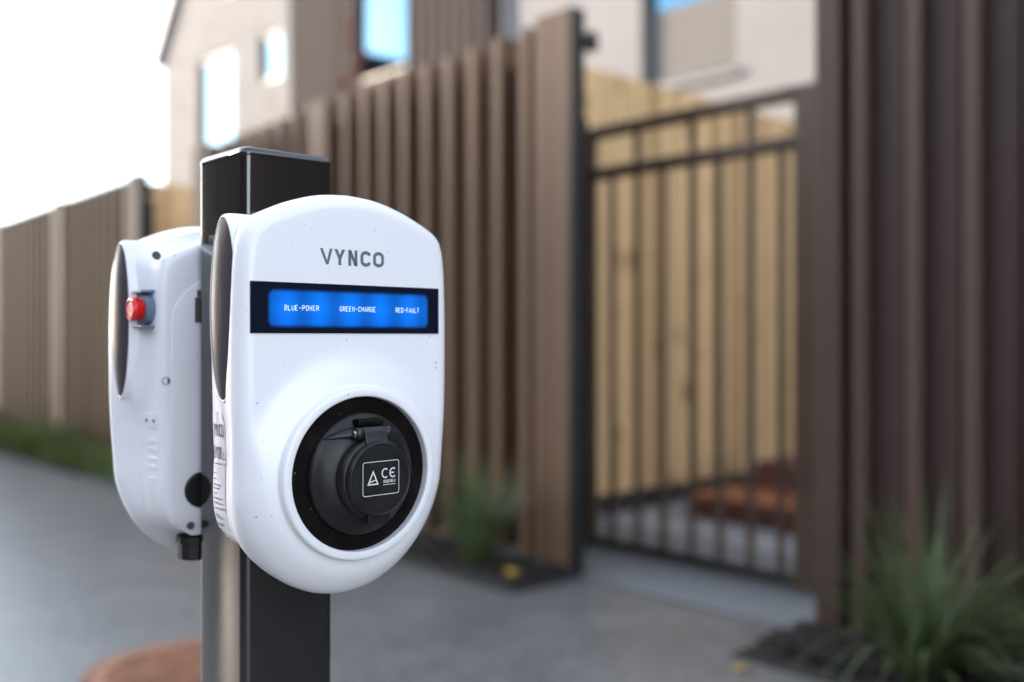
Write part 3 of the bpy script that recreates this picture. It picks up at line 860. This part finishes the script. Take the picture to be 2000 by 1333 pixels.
    poly([(.0210 - q / 2, 0), (.0210 + q / 2, 0), (.0210 + q / 2, .0075), (.0210 - q / 2, .0075)])
    poly([(.0302, 0), (.0302 + q, 0), (.0302 + q, T), (.0302, T)]); poly([(.0402 - q, 0), (.0402, 0), (.0402, T), (.0402 - q, T)])
    poly([(.0302, T), (.0302 + q * 1.05, T), (.0402, 0), (.0402 - q * 1.05, 0)])
    text(mb, 'C', x0 + .0452, zb, hh_, .0090, wt, pf, 0)
    text(mb, 'O', x0 + .0595, zb, hh_, .0092, wt, pf, 0)
    mb.build('lettering', M['print_grey'], c, fix=False)
    # rating sticker on the left flank
    def pk(u, z, off):     # u: 0 near the back .. 1 towards the front
        b = .0125 + u * .0300
        return (-(side_x(z, b) + .0004 + off), -b, z)
    zb0, zt0 = .822 - ZB, .931 - ZB
    mb = MB(); nu, nz = 12, 24
    vs = [pk(i / nu, zb0 + (zt0 - zb0) * j / nz, 0) for j in range(nz + 1) for i in range(nu + 1)]
    mb.add(vs, [(j * (nu + 1) + i, j * (nu + 1) + i + 1, (j + 1) * (nu + 1) + i + 1, (j + 1) * (nu + 1) + i) for j in range(nz) for i in range(nu)])
    stk = mb.build('rating_sticker', M['sticker'], c, smooth=True, fix=False)
    mb = MB()
    text(mb, 'VYNCO', .02, .9105 - ZB, .0130, .86, .0016, pk, .0003)
    # horizontal unit is a fraction of the sticker, so widen strokes separately
    mb = MB()
    def stext(s, u0, z, h, wdt, wt, m=mb):
        text(m, s, u0 * .03, z - ZB, h, wdt * .03, wt, lambda x, zz, off: pk(x / .03, zz, off), .0003)
    stext('VYNCO', .10, .9085, .0125, .80, .0013)
    stext('EVW2R', .06, .8880, .0115, .62, .0012)
    ribbon(mb, [(.78 * .03, .8885 - ZB), (.87 * .03, .8950 - ZB), (.96 * .03, .8885 - ZB), (.78 * .03, .8885 - ZB)], .0003, lambda x, zz, off: pk(x / .03, zz, off), .0003)
    ribbon(mb, [(.05 * .03, .8795 - ZB), (.62 * .03, .8795 - ZB)], .0002, lambda x, zz, off: pk(x / .03, zz, off), .0003)
    rnd = random.Random(3)
    def dashes(z, u0, u1, hgt):   # rows of print too small to read
        u = u0
        while u < u1:
            wd = rnd.uniform(.03, .07)
            zz = z - ZB
            ribbon(mb, [(u * .03, zz + rnd.uniform(-.0003, .0003)), ((u + wd) * .03, zz + rnd.uniform(-.0003, .0003))], hgt / 2, lambda x, q, off: pk(x / .03, q, off), .0003)
            u += wd + rnd.uniform(.015, .04)
    dashes(.8835, .06, .62, .0010); dashes(.8835, .76, .96, .0010)
    for z, u1 in ((.8745, .30), (.8695, .34), (.8640, .72), (.8605, .55), (.8560, .36), (.8515, .80), (.8470, .88), (.8420, .60), (.8355, .42), (.8330, .66), (.8275, .58), (.8262, .58)):
        dashes(z, .08, u1, .0012)
    mb.build('lettering', M['print_dark'], stk, fix=False)
    mb = MB(); ribbon(mb, [(.66 * .03, .8425 - ZB), (.96 * .03, .8425 - ZB)], .0010, lambda x, zz, off: pk(x / .03, zz, off), .0003)
    mb.build('orange_mark', M['orange'], stk, fix=False)
    # back panel with arched top, plug, screw holes, cable gland
    ar = [(.064, .040), (.078, .050), (.084, .066)] + [(.084 * math.cos(R(a)), .262 + .056 * math.sin(R(a))) for a in range(0, 181, 6)] + [(-.084, .066), (-.078, .050), (-.064, .040)]
    ar2 = [(x * .985, z) for x, z in ar]
    bp = MB().loft([[(x, -.0062, z) for x, z in ar], [(x, -.0046, z) for x, z in ar], [(x * .985, -.0040, z + (0 if z < .05 else -.001)) for x, z in ar]]).build('back_panel', M['shell_back'], c, autos=50)
    MB().box(-.050, .050, -.0045, -.0002, .060, .26).build('mounting_bracket', M['gland'], c)
    MB().box(.0515, .060, -.0046, -.0030, .262, .288).box(.0515, .0575, -.0046, -.0030, .289, .296).build('keyhole_slot', M['seam'], bp)
    MB().cyl((.053, -.0041, .087), (0, 1, 0), [(.0185, 0), (.0185, .0022), (.0172, .0034)], 40).build('cable_plug', M['gland'], bp, autos=40)
    MB().cyl((.050, -.024, .0365), (0, 0, -1), [(.0200, 0), (.0200, .006), (.0180, .007), (.0180, .022), (.0165, .0245)], 12).build('cable_gland', M['gland'], c, autos=20)
    for x, b, z, nrm in ((.097, .0135, 1.0915 - ZB, (.8, .9, .25)), (.0895, .0070, .9626 - ZB, (.55, 1, 0)), (.065, .0040, .8115 - ZB, (0, 1, 0)), (-.097, .0135, 1.0915 - ZB, (-.8, .9, .25)), (-.0895, .0070, .9626 - ZB, (-.55, 1, 0))):
        n_ = Vector(nrm).normalized()
        MB().cyl((x, -b, z), n_, [(.0040, -.003), (.0040, .0016), (.0033, .0018), (.0033, .0004)], 20).build('screw_hole', M['seam'] if z > .1 else M['seam'], c, autos=40)
    # emergency stop on the right flank
    zE = 1.0365 - ZB; bE = .0300; xE = side_x(zE, bE)
    poly = [(-(bE - .002) - .016, zE - .0165)] + [(-(bE + .002) + .0145 * math.sin(R(t)) + .004, zE - .0165 * math.cos(R(t))) for t in range(0, 181, 12)] + [(-(bE - .002) - .016, zE + .0165)]
    rings = [[(x, p[0], p[1]) for p in poly] for x in (xE - .006, xE + .0070)]
    mbc = MB().loft(rings)
    for sg in (-1, 1):   # lips guarding the button above and below
        mbc.prism([(xE - .004, zE + sg * .0166), (xE + .0125, zE + sg * .0166), (xE + .0125, zE + sg * .0192), (xE - .004, zE + sg * .0200)], 1, -(bE + .010), -(bE - .014))
    col_ = mbc.build('stop_collar', M['blue_grey'], c, bevel=.0008)
    MB().cyl((xE + .0030, -bE, zE), (1, 0, 0), [(.0092, 0), (.0092, .006)], 32).build('stop_neck', M['gland'], col_, autos=40)
    MB().cyl((xE + .0055, -bE, zE), (1, 0, 0), [(.0100, 0), (.0106, .001), (.0120, .0090), (.0122, .0110), (.0114, .0126), (.0095, .0132), (.0090, .0124)], 40).build('stop_button', M['red'], col_, autos=40)
    mb = MB()
    for a0 in (20, 140, 260):
        ribbon(mb, [(.0062 * math.cos(R(a0 + k)), .0062 * math.sin(R(a0 + k))) for k in range(0, 81, 10)], .0009, lambda x, z, off: (xE + .0182, -bE + x, zE + z), 0)
    mb.build('stop_arrow', M['lid_print'], col_, fix=False)
    # small service plate and ribs low on the right flank
    def pr(b, z, off=0): return (side_x(z, b) + off, -b, z)
    mb = MB()
    def patch(b0, b1, z0, z1, lift):
        nb, nz_ = 4, 4
        o_ = [pr(b0 + (b1 - b0) * i / nb, z0 + (z1 - z0) * j / nz_, lift) for j in range(nz_ + 1) for i in range(nb + 1)]
        i_ = [pr(b0 + (b1 - b0) * i / nb, z0 + (z1 - z0) * j / nz_, -.003) for j in range(nz_ + 1) for i in range(nb + 1)]
        n_ = nb + 1
        f_ = [(j * n_ + i, j * n_ + i + 1, (j + 1) * n_ + i + 1, (j + 1) * n_ + i) for j in range(nz_) for i in range(nb)]
        k = len(o_)
        e_ = [i for i in range(n_)] + [j * n_ + nb for j in range(1, nz_ + 1)] + [nz_ * n_ + i for i in range(nb - 1, -1, -1)] + [j * n_ for j in range(nz_ - 1, 0, -1)]
        s_ = [(e_[a], e_[(a + 1) % len(e_)], k + e_[(a + 1) % len(e_)], k + e_[a]) for a in range(len(e_))]
        mb.add(o_ + i_, f_ + s_)
    patch(.016, .037, .914 - ZB, .929 - ZB, .0010)
    for k in range(4): patch(.018, .034, (.898 - .009 * k) - ZB, (.902 - .009 * k) - ZB, .0008)
    for k in range(3): patch(.0175 + .006 * k, .0205 + .006 * k, .822 - ZB, .862 - ZB, .0012)
    sv = mb.build('service_plate', M['shell_back'], c)
    for b in (.0195, .0335):
        x, y, z = pr(b, .9215 - ZB, .0008)
        MB().cyl((x, y, z), (1, .1, 0), [(.0020, 0), (.0020, .0012), (.0012, .0014)], 16).build('screw', M['steel'], sv, autos=40)
    return c

ch = make_charger()
tag(ch, 'white charger facing the camera with blue-lit status window and black socket lid', 'charger', 'white chargers on the black post')
c2 = copy_tree(ch)
c2.location = (CXC, PY1, ZB - .007); c2.rotation_euler.z = math.pi
tag(c2, 'white charger on the back of the post, turned away and showing a red stop button', 'charger', 'white chargers on the black post')

# ================================================================== ACROSS THE ROAD (near row seen in reflections; unseen taller blocks added to shade the fences)
for (ya, yb, hh_, lab) in ((-30, 32.8, 8.0, 'brown townhouse row across the road, nearer half, outside the frame'), (33.2, 36.6, 15.5, 'narrow tall brown block added across the road to shade the right fence, outside the frame'), (41.2, 49, 15.0, 'tall brown block added across the road to shade the far left fence, outside the frame'), (37, 41, 12.8, 'tall brown block added across the road to shade the lower part of the tall fence, outside the frame')):
    h = tag(empty('townhouse', (-14.0, ya, 0)), lab, 'house', 'townhouses across the road')
    dp = 6 if ya < 0 else 2.4
    MB().box(-dp, 0, 0, yb - ya, -.12, hh_).build('wall', M['clad'], h)
    MB().box(-dp - .2, .2, -.2, yb - ya + .2, hh_, hh_ + .2).build('roof', M['roof'], h)
